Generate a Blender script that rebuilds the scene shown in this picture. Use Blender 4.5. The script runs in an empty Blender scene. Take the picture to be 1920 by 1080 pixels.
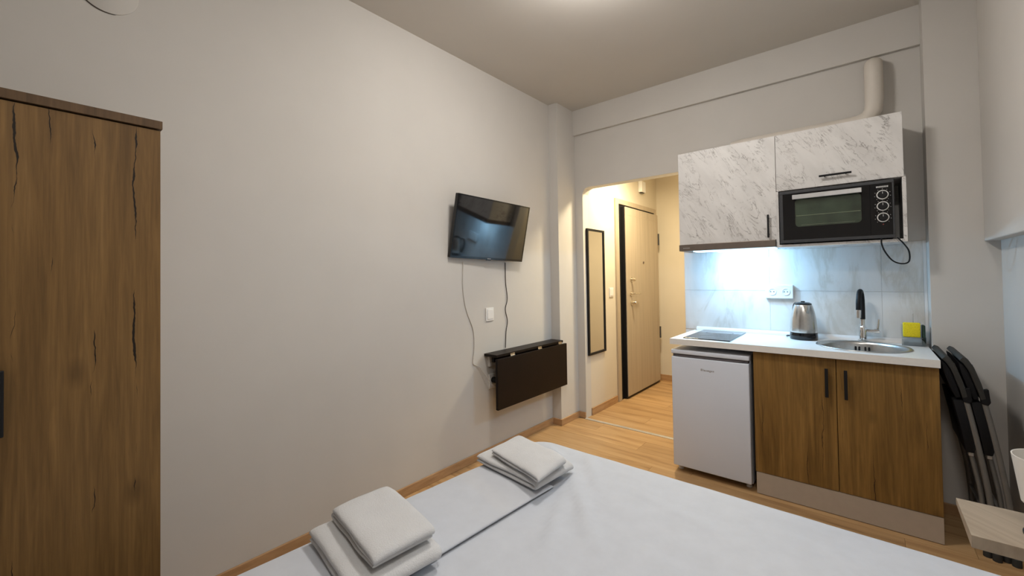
import bpy, bmesh, math, random
from mathutils import Vector, Matrix, noise
random.seed(7)
scene = bpy.context.scene
COL = scene.collection

# ------------------------------------------------------------------ camera
YAW, PITCH, ROLL, FPX, CYP = 0.697401735, 0.0177673112, -0.0149105032, 784.447655, 505.431
CAM_H = 1.33
fwd = Vector((-math.sin(YAW)*math.cos(PITCH), math.cos(YAW)*math.cos(PITCH), math.sin(PITCH)))
r0 = Vector((math.cos(YAW), math.sin(YAW), 0)); u0 = r0.cross(fwd)
rgt = r0*math.cos(ROLL) + u0*math.sin(ROLL); upv = rgt.cross(fwd)
cd = bpy.data.cameras.new('camera'); cam = bpy.data.objects.new('camera', cd); COL.objects.link(cam)
m = Matrix((rgt, upv, -fwd)).transposed().to_4x4(); m.translation = (0, 0, CAM_H)
cam.matrix_world = m
cd.sensor_fit = 'HORIZONTAL'; cd.sensor_width = 36; cd.lens = FPX/1920*36
cd.shift_y = (CYP-540)/1920; cd.clip_start = 0.02
scene.camera = cam

# ------------------------------------------------------------------ world, exposure, lights of the room
w = bpy.data.worlds.new('world'); scene.world = w; w.use_nodes = True
w.node_tree.nodes['Background'].inputs[0].default_value = (0.9, 0.93, 1.0, 1)
w.node_tree.nodes['Background'].inputs[1].default_value = 0.05
vs = scene.view_settings
vs.view_transform = 'Standard'; vs.look = 'None'; vs.gamma = 1.0; vs.exposure = 0.0
vs.use_curve_mapping = False

def area_light(name, loc, power, color, sx, sy=None, rot=(0, 0, 0), shape='DISK', spread=180):
    l = bpy.data.lights.new(name, 'AREA'); l.energy = power; l.color = color
    l.shape = shape; l.size = sx; l.spread = math.radians(spread)
    if sy: l.size_y = sy
    o = bpy.data.objects.new(name, l); COL.objects.link(o); o.location = loc; o.rotation_euler = rot
    return o
LAMP = (-0.92, 1.72, 2.86)   # ceiling dome lamp
GLOBE_STRENGTH = 82.0
FILL_LAMP = (0.08, 0.42, 2.80)  # unseen lamp added as fill for the room and right kitchen wall
HALL = (-1.47, 3.95, 2.50)
area_light('added_fill_light', (FILL_LAMP[0], FILL_LAMP[1], FILL_LAMP[2]-0.005), 17, (1.0, 0.965, 0.92), 0.34)
area_light('hall_lamp_light', (HALL[0], HALL[1], HALL[2]-0.03), 38, (1.0, 0.84, 0.55), 0.22)
area_light('hood_lamp_light', (-0.70, 3.335, 1.484), 0.9, (0.42, 0.72, 1.0), 0.20, 0.04, shape='RECTANGLE', spread=110)
area_light('hood_strip_light', (-0.62, 3.17, 1.484), 2.6, (0.33, 0.66, 1.0), 0.34, 0.10, shape='RECTANGLE')
pl = bpy.data.lights.new('hood_bulb_light', 'POINT'); pl.energy = 10.0; pl.color = (0.33, 0.66, 1.0); pl.shadow_soft_size = 0.010
po = bpy.data.objects.new('hood_bulb_light', pl); COL.objects.link(po); po.location = (-0.64, 3.26, 1.477)

# ------------------------------------------------------------------ materials
def new_mat(name):
    mt = bpy.data.materials.new(name); mt.use_nodes = True
    nt = mt.node_tree; b = nt.nodes['Principled BSDF']
    return mt, nt, b
def N(nt, typ, **kw):
    n = nt.nodes.new(typ)
    for k, v in kw.items():
        if k.startswith('i_'):
            n.inputs[k[2:].replace('_', ' ')].default_value = v
        else: setattr(n, k, v)
    return n
def math_node(nt, op, a, b=None, clamp=False):
    n = nt.nodes.new('ShaderNodeMath'); n.operation = op; n.use_clamp = clamp
    for i, v in enumerate((a, b)):
        if v is None: continue
        if hasattr(v, 'links'): nt.links.new(v, n.inputs[i])
        else: n.inputs[i].default_value = v
    return n.outputs[0]
def ramp(nt, fac, stops):
    r = nt.nodes.new('ShaderNodeValToRGB')
    el = r.color_ramp.elements
    while len(el) < len(stops): el.new(0.5)
    for e, (p, c) in zip(el, stops):
        e.position = p; e.color = (*c, 1) if len(c) == 3 else c
    nt.links.new(fac, r.inputs[0]); return r.outputs[0]
def mixc(nt, fac, a, b, mode='MIX'):
    n = nt.nodes.new('ShaderNodeMix'); n.data_type = 'RGBA'; n.blend_type = mode
    for sock, v in ((n.inputs[0], fac), (n.inputs[6], a), (n.inputs[7], b)):
        if hasattr(v, 'links'): nt.links.new(v, sock)
        elif isinstance(v, (int, float)): sock.default_value = v
        else: sock.default_value = (*v, 1)
    return n.outputs[2]
def plain(name, col, rough=0.5, metal=0.0, spec=0.5, coat=0.0, noise_amt=0.06, scale=25.0, bump=0.0, aniso=0.0):
    mt, nt, b = new_mat(name)
    tc = N(nt, 'ShaderNodeTexCoord'); nz = N(nt, 'ShaderNodeTexNoise'); nz.inputs['Scale'].default_value = scale
    nz.inputs['Detail'].default_value = 4
    nt.links.new(tc.outputs['Object'], nz.inputs['Vector'])
    lo = tuple(c*(1-noise_amt) for c in col); hi = tuple(min(1, c*(1+noise_amt)) for c in col)
    nt.links.new(ramp(nt, nz.outputs[0], [(0.3, lo), (0.7, hi)]), b.inputs['Base Color'])
    b.inputs['Roughness'].default_value = rough; b.inputs['Metallic'].default_value = metal
    b.inputs['Specular IOR Level'].default_value = spec; b.inputs['Coat Weight'].default_value = coat
    if bump:
        bp = N(nt, 'ShaderNodeBump'); bp.inputs['Strength'].default_value = bump; bp.inputs['Distance'].default_value = 0.002
        nt.links.new(nz.outputs[0], bp.inputs['Height']); nt.links.new(bp.outputs[0], b.inputs['Normal'])
    return mt
def coords_hz(nt, sh, sz, ofs=0.0):
    """vector made of (x+y)*sh and z*sz: works on any upright face"""
    tc = N(nt, 'ShaderNodeTexCoord'); sp = N(nt, 'ShaderNodeSeparateXYZ'); nt.links.new(tc.outputs['Object'], sp.inputs[0])
    h = math_node(nt, 'ADD', sp.outputs[0], sp.outputs[1])
    def vec(sh, sz, o=0.0):
        c = N(nt, 'ShaderNodeCombineXYZ')
        nt.links.new(math_node(nt, 'MULTIPLY', h, sh), c.inputs[0])
        nt.links.new(math_node(nt, 'MULTIPLY', sp.outputs[2], sz), c.inputs[1])
        c.inputs[2].default_value = o
        return c.outputs[0]
    return vec
def tex(nt, vec, scale=1.0, detail=4, rough=0.55, dist=0.0):
    n = N(nt, 'ShaderNodeTexNoise'); n.inputs['Scale'].default_value = scale; n.inputs['Detail'].default_value = detail
    n.inputs['Roughness'].default_value = rough; n.inputs['Distortion'].default_value = dist
    nt.links.new(vec, n.inputs['Vector']); return n.outputs[0]
def rustic_oak(name, dark, mid, light, cracks=True, seed=0.0, cthr=0.520, cwid=0.022, ccol=(0.012, 0.007, 0.004)):
    mt, nt, b = new_mat(name)
    vec = coords_hz(nt, 1, 1)
    n1 = tex(nt, vec(7, 0.8, seed), 1, 5, 0.6, 0.4)
    n2 = tex(nt, vec(150, 5, seed+3), 1, 3, 0.6)
    n3 = tex(nt, vec(28, 1.6, seed+6), 1, 4, 0.6, 0.8)
    c = ramp(nt, n1, [(0.25, dark), (0.5, mid), (0.78, light)])
    c = mixc(nt, 0.55, c, ramp(nt, n3, [(0.3, tuple(x*0.55 for x in dark)), (0.6, mid), (0.8, light)]))
    c = mixc(nt, 0.24, c, ramp(nt, n2, [(0.35, (0.25, 0.25, 0.25)), (0.65, (0.75, 0.75, 0.75))]), 'OVERLAY')
    # knots
    vn = N(nt, 'ShaderNodeTexVoronoi'); vn.inputs['Scale'].default_value = 1.0
    nt.links.new(vec(5.0, 2.6, seed+1), vn.inputs['Vector'])
    kn = ramp(nt, vn.outputs['Distance'], [(0.03, (1, 1, 1)), (0.13, (0, 0, 0))])
    c = mixc(nt, math_node(nt, 'MULTIPLY', kn, 0.45), c, tuple(x*0.35 for x in dark))
    b.inputs['Roughness'].default_value = 0.55
    b.inputs['Specular IOR Level'].default_value = 0.25
    if cracks:
        F = 10.5
        tc = N(nt, 'ShaderNodeTexCoord'); sp = N(nt, 'ShaderNodeSeparateXYZ'); nt.links.new(tc.outputs['Object'], sp.inputs[0])
        h = math_node(nt, 'ADD', sp.outputs[0], sp.outputs[1])
        wob = math_node(nt, 'MULTIPLY', math_node(nt, 'SUBTRACT', tex(nt, vec(9, 7, seed+11), 1, 4, 0.6), 0.5), 0.035)
        tt = math_node(nt, 'MULTIPLY', math_node(nt, 'ADD', math_node(nt, 'ADD', h, wob), 10.0+seed), F)
        cell = math_node(nt, 'FLOOR', tt); frc = math_node(nt, 'FRACT', tt)
        wn = N(nt, 'ShaderNodeTexWhiteNoise'); wn.noise_dimensions = '1D'; nt.links.new(cell, wn.inputs['W'])
        ctr = math_node(nt, 'ADD', math_node(nt, 'MULTIPLY', wn.outputs[0], 0.6), 0.2)
        dd = math_node(nt, 'DIVIDE', math_node(nt, 'ABSOLUTE', math_node(nt, 'SUBTRACT', frc, ctr)), F)
        cv = N(nt, 'ShaderNodeCombineXYZ'); nt.links.new(math_node(nt, 'MULTIPLY', cell, 7.31), cv.inputs[0])
        nt.links.new(math_node(nt, 'MULTIPLY', sp.outputs[2], 3.1), cv.inputs[1]); cv.inputs[2].default_value = seed
        wid = math_node(nt, 'MULTIPLY', math_node(nt, 'SUBTRACT', tex(nt, cv.outputs[0], 1, 3, 0.6), cthr), cwid)
        df = math_node(nt, 'DIVIDE', math_node(nt, 'SUBTRACT', wid, dd), 0.0006)
        f = math_node(nt, 'MULTIPLY', df, 0.9, clamp=True)
        c = mixc(nt, f, c, ccol)
    nt.links.new(c, b.inputs['Base Color'])
    bp = N(nt, 'ShaderNodeBump'); bp.inputs['Strength'].default_value = 0.12; bp.inputs['Distance'].default_value = 0.002
    nt.links.new(n2, bp.inputs['Height']); nt.links.new(bp.outputs[0], b.inputs['Normal'])
    return mt
def floor_oak(name):
    mt, nt, b = new_mat(name)
    tc = N(nt, 'ShaderNodeTexCoord'); oi = N(nt, 'ShaderNodeObjectInfo')
    mp = N(nt, 'ShaderNodeMapping'); mp.inputs['Scale'].default_value = (1.3, 14, 1)
    nt.links.new(tc.outputs['Object'], mp.inputs[0])
    ad = N(nt, 'ShaderNodeVectorMath'); ad.operation = 'ADD'
    cb = N(nt, 'ShaderNodeCombineXYZ'); nt.links.new(math_node(nt, 'MULTIPLY', oi.outputs['Random'], 40), cb.inputs[2])
    nt.links.new(mp.outputs[0], ad.inputs[0]); nt.links.new(cb.outputs[0], ad.inputs[1])
    n1 = tex(nt, ad.outputs[0], 1, 6, 0.6, 0.7)
    c = ramp(nt, n1, [(0.28, (0.30, 0.165, 0.07)), (0.45, (0.47, 0.29, 0.135)), (0.7, (0.57, 0.37, 0.19))])
    tint = ramp(nt, oi.outputs['Random'], [(0.0, (0.88, 0.86, 0.84)), (1.0, (1.05, 1.03, 1.0))])
    c = mixc(nt, 1.0, c, tint, 'MULTIPLY')
    nt.links.new(c, b.inputs['Base Color']); b.inputs['Roughness'].default_value = 0.42
    b.inputs['Specular IOR Level'].default_value = 0.35
    return mt
def light_oak(name, a, bb, sh=30, sz=1.2, seed=0.0, rough=0.5):
    mt, nt, b = new_mat(name); vec = coords_hz(nt, 1, 1)
    n1 = tex(nt, vec(sh, sz, seed), 1, 5, 0.6, 0.4)
    nt.links.new(ramp(nt, n1, [(0.3, a), (0.7, bb)]), b.inputs['Base Color'])
    b.inputs['Roughness'].default_value = rough; return mt
def marble_laminate(name):
    mt, nt, b = new_mat(name)
    tc = N(nt, 'ShaderNodeTexCoord'); mp = N(nt, 'ShaderNodeMapping')
    mp.inputs['Rotation'].default_value = (0, math.radians(-33), 0)
    nt.links.new(tc.outputs['Object'], mp.inputs[0])
    sp = N(nt, 'ShaderNodeMapping'); sp.inputs['Scale'].default_value = (5.0, 5.0, 21.0)
    nt.links.new(mp.outputs[0], sp.inputs[0])
    mp.inputs['Rotation'].default_value = (0, math.radians(-58), 0)
    a = tex(nt, sp.outputs[0], 0.75, 7, 0.66, 1.1)
    ridge = math_node(nt, 'SUBTRACT', 1.0, math_node(nt, 'DIVIDE', math_node(nt, 'ABSOLUTE', math_node(nt, 'SUBTRACT', a, 0.5)), 0.022), clamp=True)
    mk = tex(nt, tc.outputs['Object'], 9.0, 4, 0.65, 0.5)
    mk = ramp(nt, mk, [(0.47, (0, 0, 0)), (0.60, (1, 1, 1))])
    f = math_node(nt, 'MULTIPLY', ridge, mk)
    cl = tex(nt, sp.outputs[0], 0.6, 3, 0.5)
    base = ramp(nt, cl, [(0.35, (0.64, 0.625, 0.61)), (0.65, (0.74, 0.725, 0.71))])
    bl = tex(nt, sp.outputs[0], 1.5, 6, 0.7, 0.6)
    base = mixc(nt, ramp(nt, bl, [(0.60, (0, 0, 0)), (0.74, (0.8, 0.8, 0.8))]), base, (0.42, 0.40, 0.39))
    a2 = tex(nt, sp.outputs[0], 0.42, 6, 0.62, 0.9)
    rd2 = math_node(nt, 'SUBTRACT', 1.0, math_node(nt, 'DIVIDE', math_node(nt, 'ABSOLUTE', math_node(nt, 'SUBTRACT', a2, 0.47)), 0.011), clamp=True)
    m2 = ramp(nt, tex(nt, tc.outputs['Object'], 6.0, 3, 0.6, 0.3), [(0.46, (0, 0, 0)), (0.6, (0.75, 0.75, 0.75))])
    base = mixc(nt, math_node(nt, 'MULTIPLY', rd2, m2), base, (0.33, 0.305, 0.29))
    c = mixc(nt, math_node(nt, 'MULTIPLY', f, 0.8), base, (0.15, 0.13, 0.12))
    nt.links.new(c, b.inputs['Base Color']); b.inputs['Roughness'].default_value = 0.4
    b.inputs['Specular IOR Level'].default_value = 0.3
    return mt
def tile_mat(name):
    mt, nt, b = new_mat(name)
    tc = N(nt, 'ShaderNodeTexCoord'); mp = N(nt, 'ShaderNodeMapping')
    mp.inputs['Rotation'].default_value = (0, math.radians(40), 0); mp.inputs['Scale'].default_value = (6, 6, 2.0)
    nt.links.new(tc.outputs['Object'], mp.inputs[0])
    a = tex(nt, mp.outputs[0], 1.0, 6, 0.6, 1.0)
    c = ramp(nt, a, [(0.40, (0.74, 0.735, 0.72)), (0.52, (0.71, 0.70, 0.68)), (0.61, (0.60, 0.575, 0.53)), (0.68, (0.69, 0.68, 0.66))])
    nt.links.new(c, b.inputs['Base Color']); b.inputs['Roughness'].default_value = 0.38
    return mt
def cloth(name, col, scale=350, bump=0.5, rough=0.95):
    mt, nt, b = new_mat(name)
    tc = N(nt, 'ShaderNodeTexCoord')
    n1 = tex(nt, tc.outputs['Object'], scale, 3, 0.6); n2 = tex(nt, tc.outputs['Object'], 14, 4, 0.6)
    nt.links.new(ramp(nt, n2, [(0.3, tuple(c*0.94 for c in col)), (0.7, col)]), b.inputs['Base Color'])
    b.inputs['Roughness'].default_value = rough; b.inputs['Specular IOR Level'].default_value = 0.1
    b.inputs['Sheen Weight'].default_value = 0.15
    bp = N(nt, 'ShaderNodeBump'); bp.inputs['Strength'].default_value = bump; bp.inputs['Distance'].default_value = 0.002
    nt.links.new(n1, bp.inputs['Height']); nt.links.new(bp.outputs[0], b.inputs['Normal'])
    return mt
def emit(name, col, s):
    mt, nt, b = new_mat(name)
    b.inputs['Base Color'].default_value = (0.8, 0.8, 0.8, 1)
    b.inputs['Emission Color'].default_value = (*col, 1); b.inputs['Emission Strength'].default_value = s
    return mt
def pane_mat(name, tint, gloss=0.1, rough=0.02):
    mt, nt, b = new_mat(name); nt.nodes.remove(b)
    out = nt.nodes['Material Output']
    t = N(nt, 'ShaderNodeBsdfTransparent'); t.inputs[0].default_value = (*tint, 1)
    g = N(nt, 'ShaderNodeBsdfGlossy'); g.inputs['Roughness'].default_value = rough; g.inputs[0].default_value = (1, 1, 1, 1)
    f = N(nt, 'ShaderNodeFresnel'); f.inputs[0].default_value = 1.45
    fac = math_node(nt, 'ADD', f.outputs[0], gloss*0.3, clamp=True)
    mx = N(nt, 'ShaderNodeMixShader'); nt.links.new(fac, mx.inputs[0]); nt.links.new(t.outputs[0], mx.inputs[1]); nt.links.new(g.outputs[0], mx.inputs[2])
    nt.links.new(mx.outputs[0], out.inputs[0]); return mt

M = {}
M['wall'] = plain('wall_paint', (0.60, 0.575, 0.54), 0.9, spec=0.15, noise_amt=0.02, scale=3, bump=0.05)
M['ceiling'] = plain('ceiling_paint', (0.635, 0.605, 0.56), 0.95, spec=0.1, noise_amt=0.015, scale=2)
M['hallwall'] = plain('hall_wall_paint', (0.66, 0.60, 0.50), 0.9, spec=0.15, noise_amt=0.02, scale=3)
M['oak'] = rustic_oak('rustic_oak_front', (0.13, 0.068, 0.020), (0.195, 0.108, 0.036), (0.27, 0.158, 0.060))
M['oak2'] = rustic_oak('rustic_oak_cabinet', (0.15, 0.078, 0.018), (0.235, 0.128, 0.034), (0.32, 0.185, 0.058), seed=4.3, cthr=0.525, cwid=0.011, ccol=(0.045, 0.022, 0.008))
M['oakedge'] = rustic_oak('rustic_oak_edge', (0.09, 0.05, 0.022), (0.13, 0.075, 0.035), (0.17, 0.10, 0.05), cracks=False, seed=9)
M['floor'] = floor_oak('floor_laminate')
M['screed'] = plain('underlay', (0.06, 0.04, 0.025), 0.9)
M['base'] = light_oak('baseboard_wood', (0.36, 0.20, 0.09), (0.50, 0.31, 0.16), sh=6, sz=40)
M['doorwood'] = light_oak('door_laminate', (0.39, 0.325, 0.245), (0.48, 0.405, 0.31), sh=26, sz=0.8)
M['doorframe'] = light_oak('door_frame_wood', (0.42, 0.345, 0.255), (0.50, 0.415, 0.31), sh=20, sz=1.0, seed=3)
M['shelf'] = light_oak('shelf_oak', (0.36, 0.28, 0.20), (0.48, 0.385, 0.285), sh=22, sz=8, seed=5)
M['marble'] = marble_laminate('marble_laminate')
M['tile'] = tile_mat('backsplash_tile')
M['grout'] = plain('grout', (0.78, 0.78, 0.77), 0.9)
M['white'] = plain('white_plastic', (0.74, 0.73, 0.72), 0.35, noise_amt=0.01)
M['worktop'] = plain('white_worktop', (0.76, 0.745, 0.72), 0.35, noise_amt=0.02, scale=60)
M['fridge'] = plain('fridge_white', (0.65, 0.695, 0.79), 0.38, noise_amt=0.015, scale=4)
M['fridgegap'] = plain('fridge_shadow_grip', (0.10, 0.09, 0.10), 0.6)
M['kick'] = plain('plinth_laminate', (0.43, 0.36, 0.29), 0.5, noise_amt=0.03)
M['black'] = plain('matt_black', (0.009, 0.009, 0.010), 0.5, spec=0.25)
M['blackgloss'] = plain('gloss_black', (0.006, 0.006, 0.007), 0.12, noise_amt=0)
M['screen'] = plain('screen_glass', (0.004, 0.004, 0.005), 0.05, noise_amt=0, spec=1.0)
M['dkgrey'] = plain('dark_grey_plastic', (0.035, 0.037, 0.042), 0.4)
M['tablewood'] = plain('black_brown_wood', (0.007, 0.0035, 0.0025), 0.42, noise_amt=0.3, scale=8, spec=0.2)
M['steel'] = plain('brushed_steel', (0.62, 0.61, 0.59), 0.26, 1.0, noise_amt=0.05, scale=60)
M['sinksteel'] = plain('sink_steel', (0.55, 0.55, 0.54), 0.30, 1.0, noise_amt=0.05, scale=80)
M['chrome'] = plain('chrome', (0.80, 0.80, 0.80), 0.07, 1.0, noise_amt=0)
M['hood'] = plain('hood_bronze_metal', (0.20, 0.165, 0.14), 0.42, 0.7, noise_amt=0.05)
M['silver'] = plain('silver_bar', (0.55, 0.55, 0.55), 0.35, 0.6)
M['nickel'] = plain('satin_nickel', (0.72, 0.66, 0.55), 0.25, 1.0)
M['tube'] = plain('grey_steel_tube', (0.17, 0.165, 0.155), 0.45, 0.3)
M['chairblack'] = plain('chair_black_vinyl', (0.006, 0.006, 0.007), 0.6, spec=0.2)
M['chairgrey'] = plain('chair_grey_plastic', (0.035, 0.034, 0.031), 0.6, spec=0.25)
M['sheet'] = cloth('white_sheet', (0.57, 0.595, 0.645), 500, 0.15)
M['towel'] = cloth('white_terry', (0.63, 0.63, 0.635), 260, 1.0)
M['mattress'] = cloth('mattress_ticking', (0.6, 0.6, 0.6))
M['pipe'] = plain('painted_duct', (0.64, 0.59, 0.525), 0.6, noise_amt=0.02, bump=0.1)
M['cablew'] = plain('white_cable', (0.55, 0.52, 0.48), 0.5)
M['plate'] = plain('switch_white', (0.80, 0.79, 0.77), 0.3, noise_amt=0.01)
M['sponge'] = plain('yellow_sponge', (0.80, 0.66, 0.02), 0.95, noise_amt=0.15, scale=180, bump=0.6)
M['scour'] = plain('green_scourer', (0.025, 0.05, 0.035), 0.95, noise_amt=0.2, scale=150)
M['shade'] = plain('white_lamp_shade', (0.78, 0.74, 0.68), 0.7, noise_amt=0.02)
M['lens'] = emit('hood_lens', (0.50, 0.80, 1.0), 2.6)
M['fillglass'] = emit('lamp_glass', (1.0, 0.93, 0.85), 3.0)
M['globe'] = emit('globe_glass', (1.0, 0.955, 0.90), GLOBE_STRENGTH)
M['halllens'] = emit('hall_lamp_glass', (1.0, 0.82, 0.5), 4.0)
M['red'] = plain('indicator_red', (0.20, 0.005, 0.005), 0.3)
M['pane'] = pane_mat('clear_plastic', (0.92, 0.95, 0.96), 0.15)
M['ovenpane'] = pane_mat('oven_glass', (0.80, 0.86, 0.80), 0.10)
M['cavity'] = plain('oven_cavity', (0.15, 0.17, 0.145), 0.45, 0.0, noise_amt=0.5, scale=9)
M['rack'] = plain('oven_rack', (0.85, 0.82, 0.68), 0.35, 0.0)
M['ring'] = plain('polished_ring', (0.86, 0.86, 0.85), 0.25, 0.35, noise_amt=0)
M['mirror'] = plain('mirror_glass', (0.88, 0.88, 0.86), 0.01, 1.0, noise_amt=0)
M['hobglass'] = plain('hob_glass', (0.018, 0.020, 0.024), 0.10, noise_amt=0)
M['hobring'] = plain('hob_ring_print', (0.16, 0.16, 0.17), 0.25)
M['logo'] = plain('grey_print', (0.30, 0.29, 0.29), 0.5)
M['logow'] = plain('white_print', (0.55, 0.55, 0.55), 0.5)
M['gapline'] = plain('dark_joint', (0.06, 0.045, 0.035), 0.9)
M['alu'] = plain('aluminium_strip', (0.70, 0.69, 0.66), 0.35, 0.7)

# ------------------------------------------------------------------ mesh helpers
class B:
    def __init__(s): s.bm = bmesh.new()
    def _merge(s, t):
        me = bpy.data.meshes.new('t'); t.to_mesh(me); t.free(); s.bm.from_mesh(me); bpy.data.meshes.remove(me)
    def box(s, x0, x1, y0, y1, z0, z1, bev=0.0, seg=2, mat=None):
        t = bmesh.new(); bmesh.ops.create_cube(t, size=1)
        for v in t.verts: v.co = Vector(((x0+x1)/2+v.co.x*(x1-x0), (y0+y1)/2+v.co.y*(y1-y0), (z0+z1)/2+v.co.z*(z1-z0)))
        if bev: bmesh.ops.bevel(t, geom=t.edges[:], offset=bev, segments=seg, profile=0.5, affect='EDGES')
        if mat is not None: bmesh.ops.transform(t, matrix=mat, verts=t.verts)
        s._merge(t); return s
    def prism(s, pts, axis, a0, a1, bev=0.0):
        """pts 2d polygon; axis 0: (y,z), 1: (x,z), 2: (x,y)"""
        t = bmesh.new()
        def P(p, a): return {0: (a, p[0], p[1]), 1: (p[0], a, p[1]), 2: (p[0], p[1], a)}[axis]
        va = [t.verts.new(P(p, a0)) for p in pts]; vb = [t.verts.new(P(p, a1)) for p in pts]
        t.faces.new(va); t.faces.new(vb[::-1]); n = len(pts)
        for i in range(n): t.faces.new((va[i], vb[i], vb[(i+1) % n], va[(i+1) % n]))
        bmesh.ops.recalc_face_normals(t, faces=t.faces)
        if bev: bmesh.ops.bevel(t, geom=t.edges[:], offset=bev, segments=2, profile=0.5, affect='EDGES')
        s._merge(t); return s
    def tube(s, pts, r, seg=12, cap=True, flat=1.0, smooth_path=0):
        pts = [Vector(p) for p in pts]
        if smooth_path: pts = catmull(pts, smooth_path)
        rs = r if isinstance(r, (list, tuple)) else [r]*len(pts)
        rings = []; prev = None
        for i, p in enumerate(pts):
            if i == 0: d = pts[1]-p
            elif i == len(pts)-1: d = p-pts[i-1]
            else: d = (pts[i+1]-p).normalized()+(p-pts[i-1]).normalized()
            d.normalize()
            if prev is None:
                a = Vector((0, 0, 1)) if abs(d.z) < 0.9 else Vector((0, 1, 0))
                u = d.cross(a).normalized()
            else: u = (prev - d*prev.dot(d)).normalized()
            prev = u; v = d.cross(u)
            rings.append([s.bm.verts.new(p+(u*math.cos(2*math.pi*k/seg)+v*math.sin(2*math.pi*k/seg)*flat)*rs[i]) for k in range(seg)])
        for a, b in zip(rings, rings[1:]):
            for k in range(seg): s.bm.faces.new((a[k], a[(k+1) % seg], b[(k+1) % seg], b[k]))
        if cap: s.bm.faces.new(rings[0][::-1]); s.bm.faces.new(rings[-1])
        return s
    def lathe(s, prof, c, seg=32, sx=1.0, sy=1.0, rot=None, cap=True):
        """prof (r,z) list about z through c; optional rotation matrix about c"""
        c = Vector(c); rings = []
        for r, z in prof:
            ring = []
            for k in range(seg):
                a = 2*math.pi*k/seg; p = Vector((r*math.cos(a)*sx, r*math.sin(a)*sy, z))
                if rot is not None: p = rot @ p
                ring.append(s.bm.verts.new(c+p))
            rings.append(ring)
        for a, b in zip(rings, rings[1:]):
            for k in range(seg): s.bm.faces.new((a[k], a[(k+1) % seg], b[(k+1) % seg], b[k]))
        if cap and prof[0][0] > 1e-6: s.bm.faces.new(rings[0][::-1])
        if cap and prof[-1][0] > 1e-6: s.bm.faces.new(rings[-1])
        bmesh.ops.remove_doubles(s.bm, verts=s.bm.verts, dist=1e-6)
        return s
    def rrect(s, x0, x1, z0, z1, r, y0, y1, seg=6):
        pts = []
        for cx, cz, a0 in ((x1-r, z1-r, 0), (x0+r, z1-r, 90), (x0+r, z0+r, 180), (x1-r, z0+r, 270)):
            for k in range(seg+1):
                a = math.radians(a0+90*k/seg); pts.append((cx+r*math.cos(a), cz+r*math.sin(a)))
        return s.prism(pts, 1, y0, y1)
    def done(s, name, mat, parent=None, smooth=False, angle=40):
        bmesh.ops.recalc_face_normals(s.bm, faces=s.bm.faces)
        org = Vector(parent['_o']) if parent is not None and '_o' in parent else Vector((0, 0, 0))
        for v in s.bm.verts: v.co -= org
        me = bpy.data.meshes.new(name); s.bm.to_mesh(me); s.bm.free()
        me.materials.append(M[mat] if isinstance(mat, str) else mat)
        o = bpy.data.objects.new(name, me); COL.objects.link(o)
        if smooth:
            for p in me.polygons: p.use_smooth = True
            try: me.set_sharp_from_angle(angle=math.radians(angle))
            except Exception: pass
        if parent is not None:
            o.parent = parent; o['_o'] = tuple(org)
        return o
def catmull(pts, n):
    out = []
    P = [pts[0]]+list(pts)+[pts[-1]]
    for i in range(1, len(P)-2):
        for k in range(n):
            t = k/n; a, b, c, d = P[i-1], P[i], P[i+1], P[i+2]
            out.append(0.5*((2*b)+(c-a)*t+(2*a-5*b+4*c-d)*t*t+(3*b-a-3*c+d)*t*t*t))
    out.append(P[-2]); return out
def tag(o, label, cat, group=None, kind=None):
    o['label'] = label; o['category'] = cat
    if group: o['group'] = group
    if kind: o['kind'] = kind
    return o
def thing(name, loc, label, cat, group=None, kind=None):
    o = bpy.data.objects.new(name, None); COL.objects.link(o); o.location = loc; o['_o'] = tuple(loc)
    o.empty_display_size = 0.1
    return tag(o, label, cat, group, kind)
def struct(name, b, mat, label, cat, smooth=False):
    return tag(b.done(name, mat, smooth=smooth), label, cat, kind='structure')

# ------------------------------------------------------------------ the room
XL, YB, XR, ZC, YF = -2.18, 3.45, 0.555, 2.90, -1.70
HX, HY, HXR, HZ = -2.01, 5.30, -0.95, 2.72
OPL, OPR, OPZ = -2.01, -1.09, 2.16
fl = struct('floor', B().box(-2.3, 0.7, YF-0.1, 5.45, -0.06, -0.008), 'screed', 'honey oak laminate plank floor of room and hall', 'floor')
W = 0.19
def plank_mesh(L):
    b = B().box(0, L-0.0012, 0, W-0.0012, -0.008, 0.0)
    me = bpy.data.meshes.new('plank'); bmesh.ops.recalc_face_normals(b.bm, faces=b.bm.faces); b.bm.to_mesh(me); b.bm.free()
    me.materials.append(M['floor']); return me
_pm = {}
def plank(x0, y0, L):
    k = round(L, 3)
    if k not in _pm: _pm[k] = plank_mesh(L)
    o = bpy.data.objects.new('plank', _pm[k]); COL.objects.link(o); o.location = (x0, y0, 0); o.parent = fl
row = 0; y = YF
while y < YB-0.06:
    x = XL - [0.0, 0.45, 0.9, 0.25][row % 4]
    while x < XR:
        x0 = max(x, XL); x1 = min(x+1.28, XR)
        if x1-x0 > 0.02: plank(x0, y, x1-x0)
        x += 1.28
    y += W; row += 1
y = YB+0.045 if False else y+0.012
yth = y-0.012
row = 0
while y < HY-0.02:
    x = HX - [0.3, 0.8, 0.0][row % 3]
    while x < HXR:
        x0 = max(x, HX); x1 = min(x+1.28, HXR)
        if x1-x0 > 0.02: plank(x0, y, x1-x0)
        x += 1.28
    y += W; row += 1
struct('trim_threshold', B().box(OPL, OPR, yth-0.012, yth+0.024, 0.0, 0.005, 0.0015), 'alu', 'narrow pale threshold strip across the hall opening floor', 'threshold')
struct('wall_left', B().box(XL-0.1, XL, YF, YB, -0.06, ZC), 'wall', 'long plain beige wall carrying the television', 'wall')
struct('wall_pilaster', B().box(XL, -2.088, 3.15, YB, -0.008, ZC), 'wall', 'shallow beige pilaster in the corner beside hall opening', 'wall')
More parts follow.
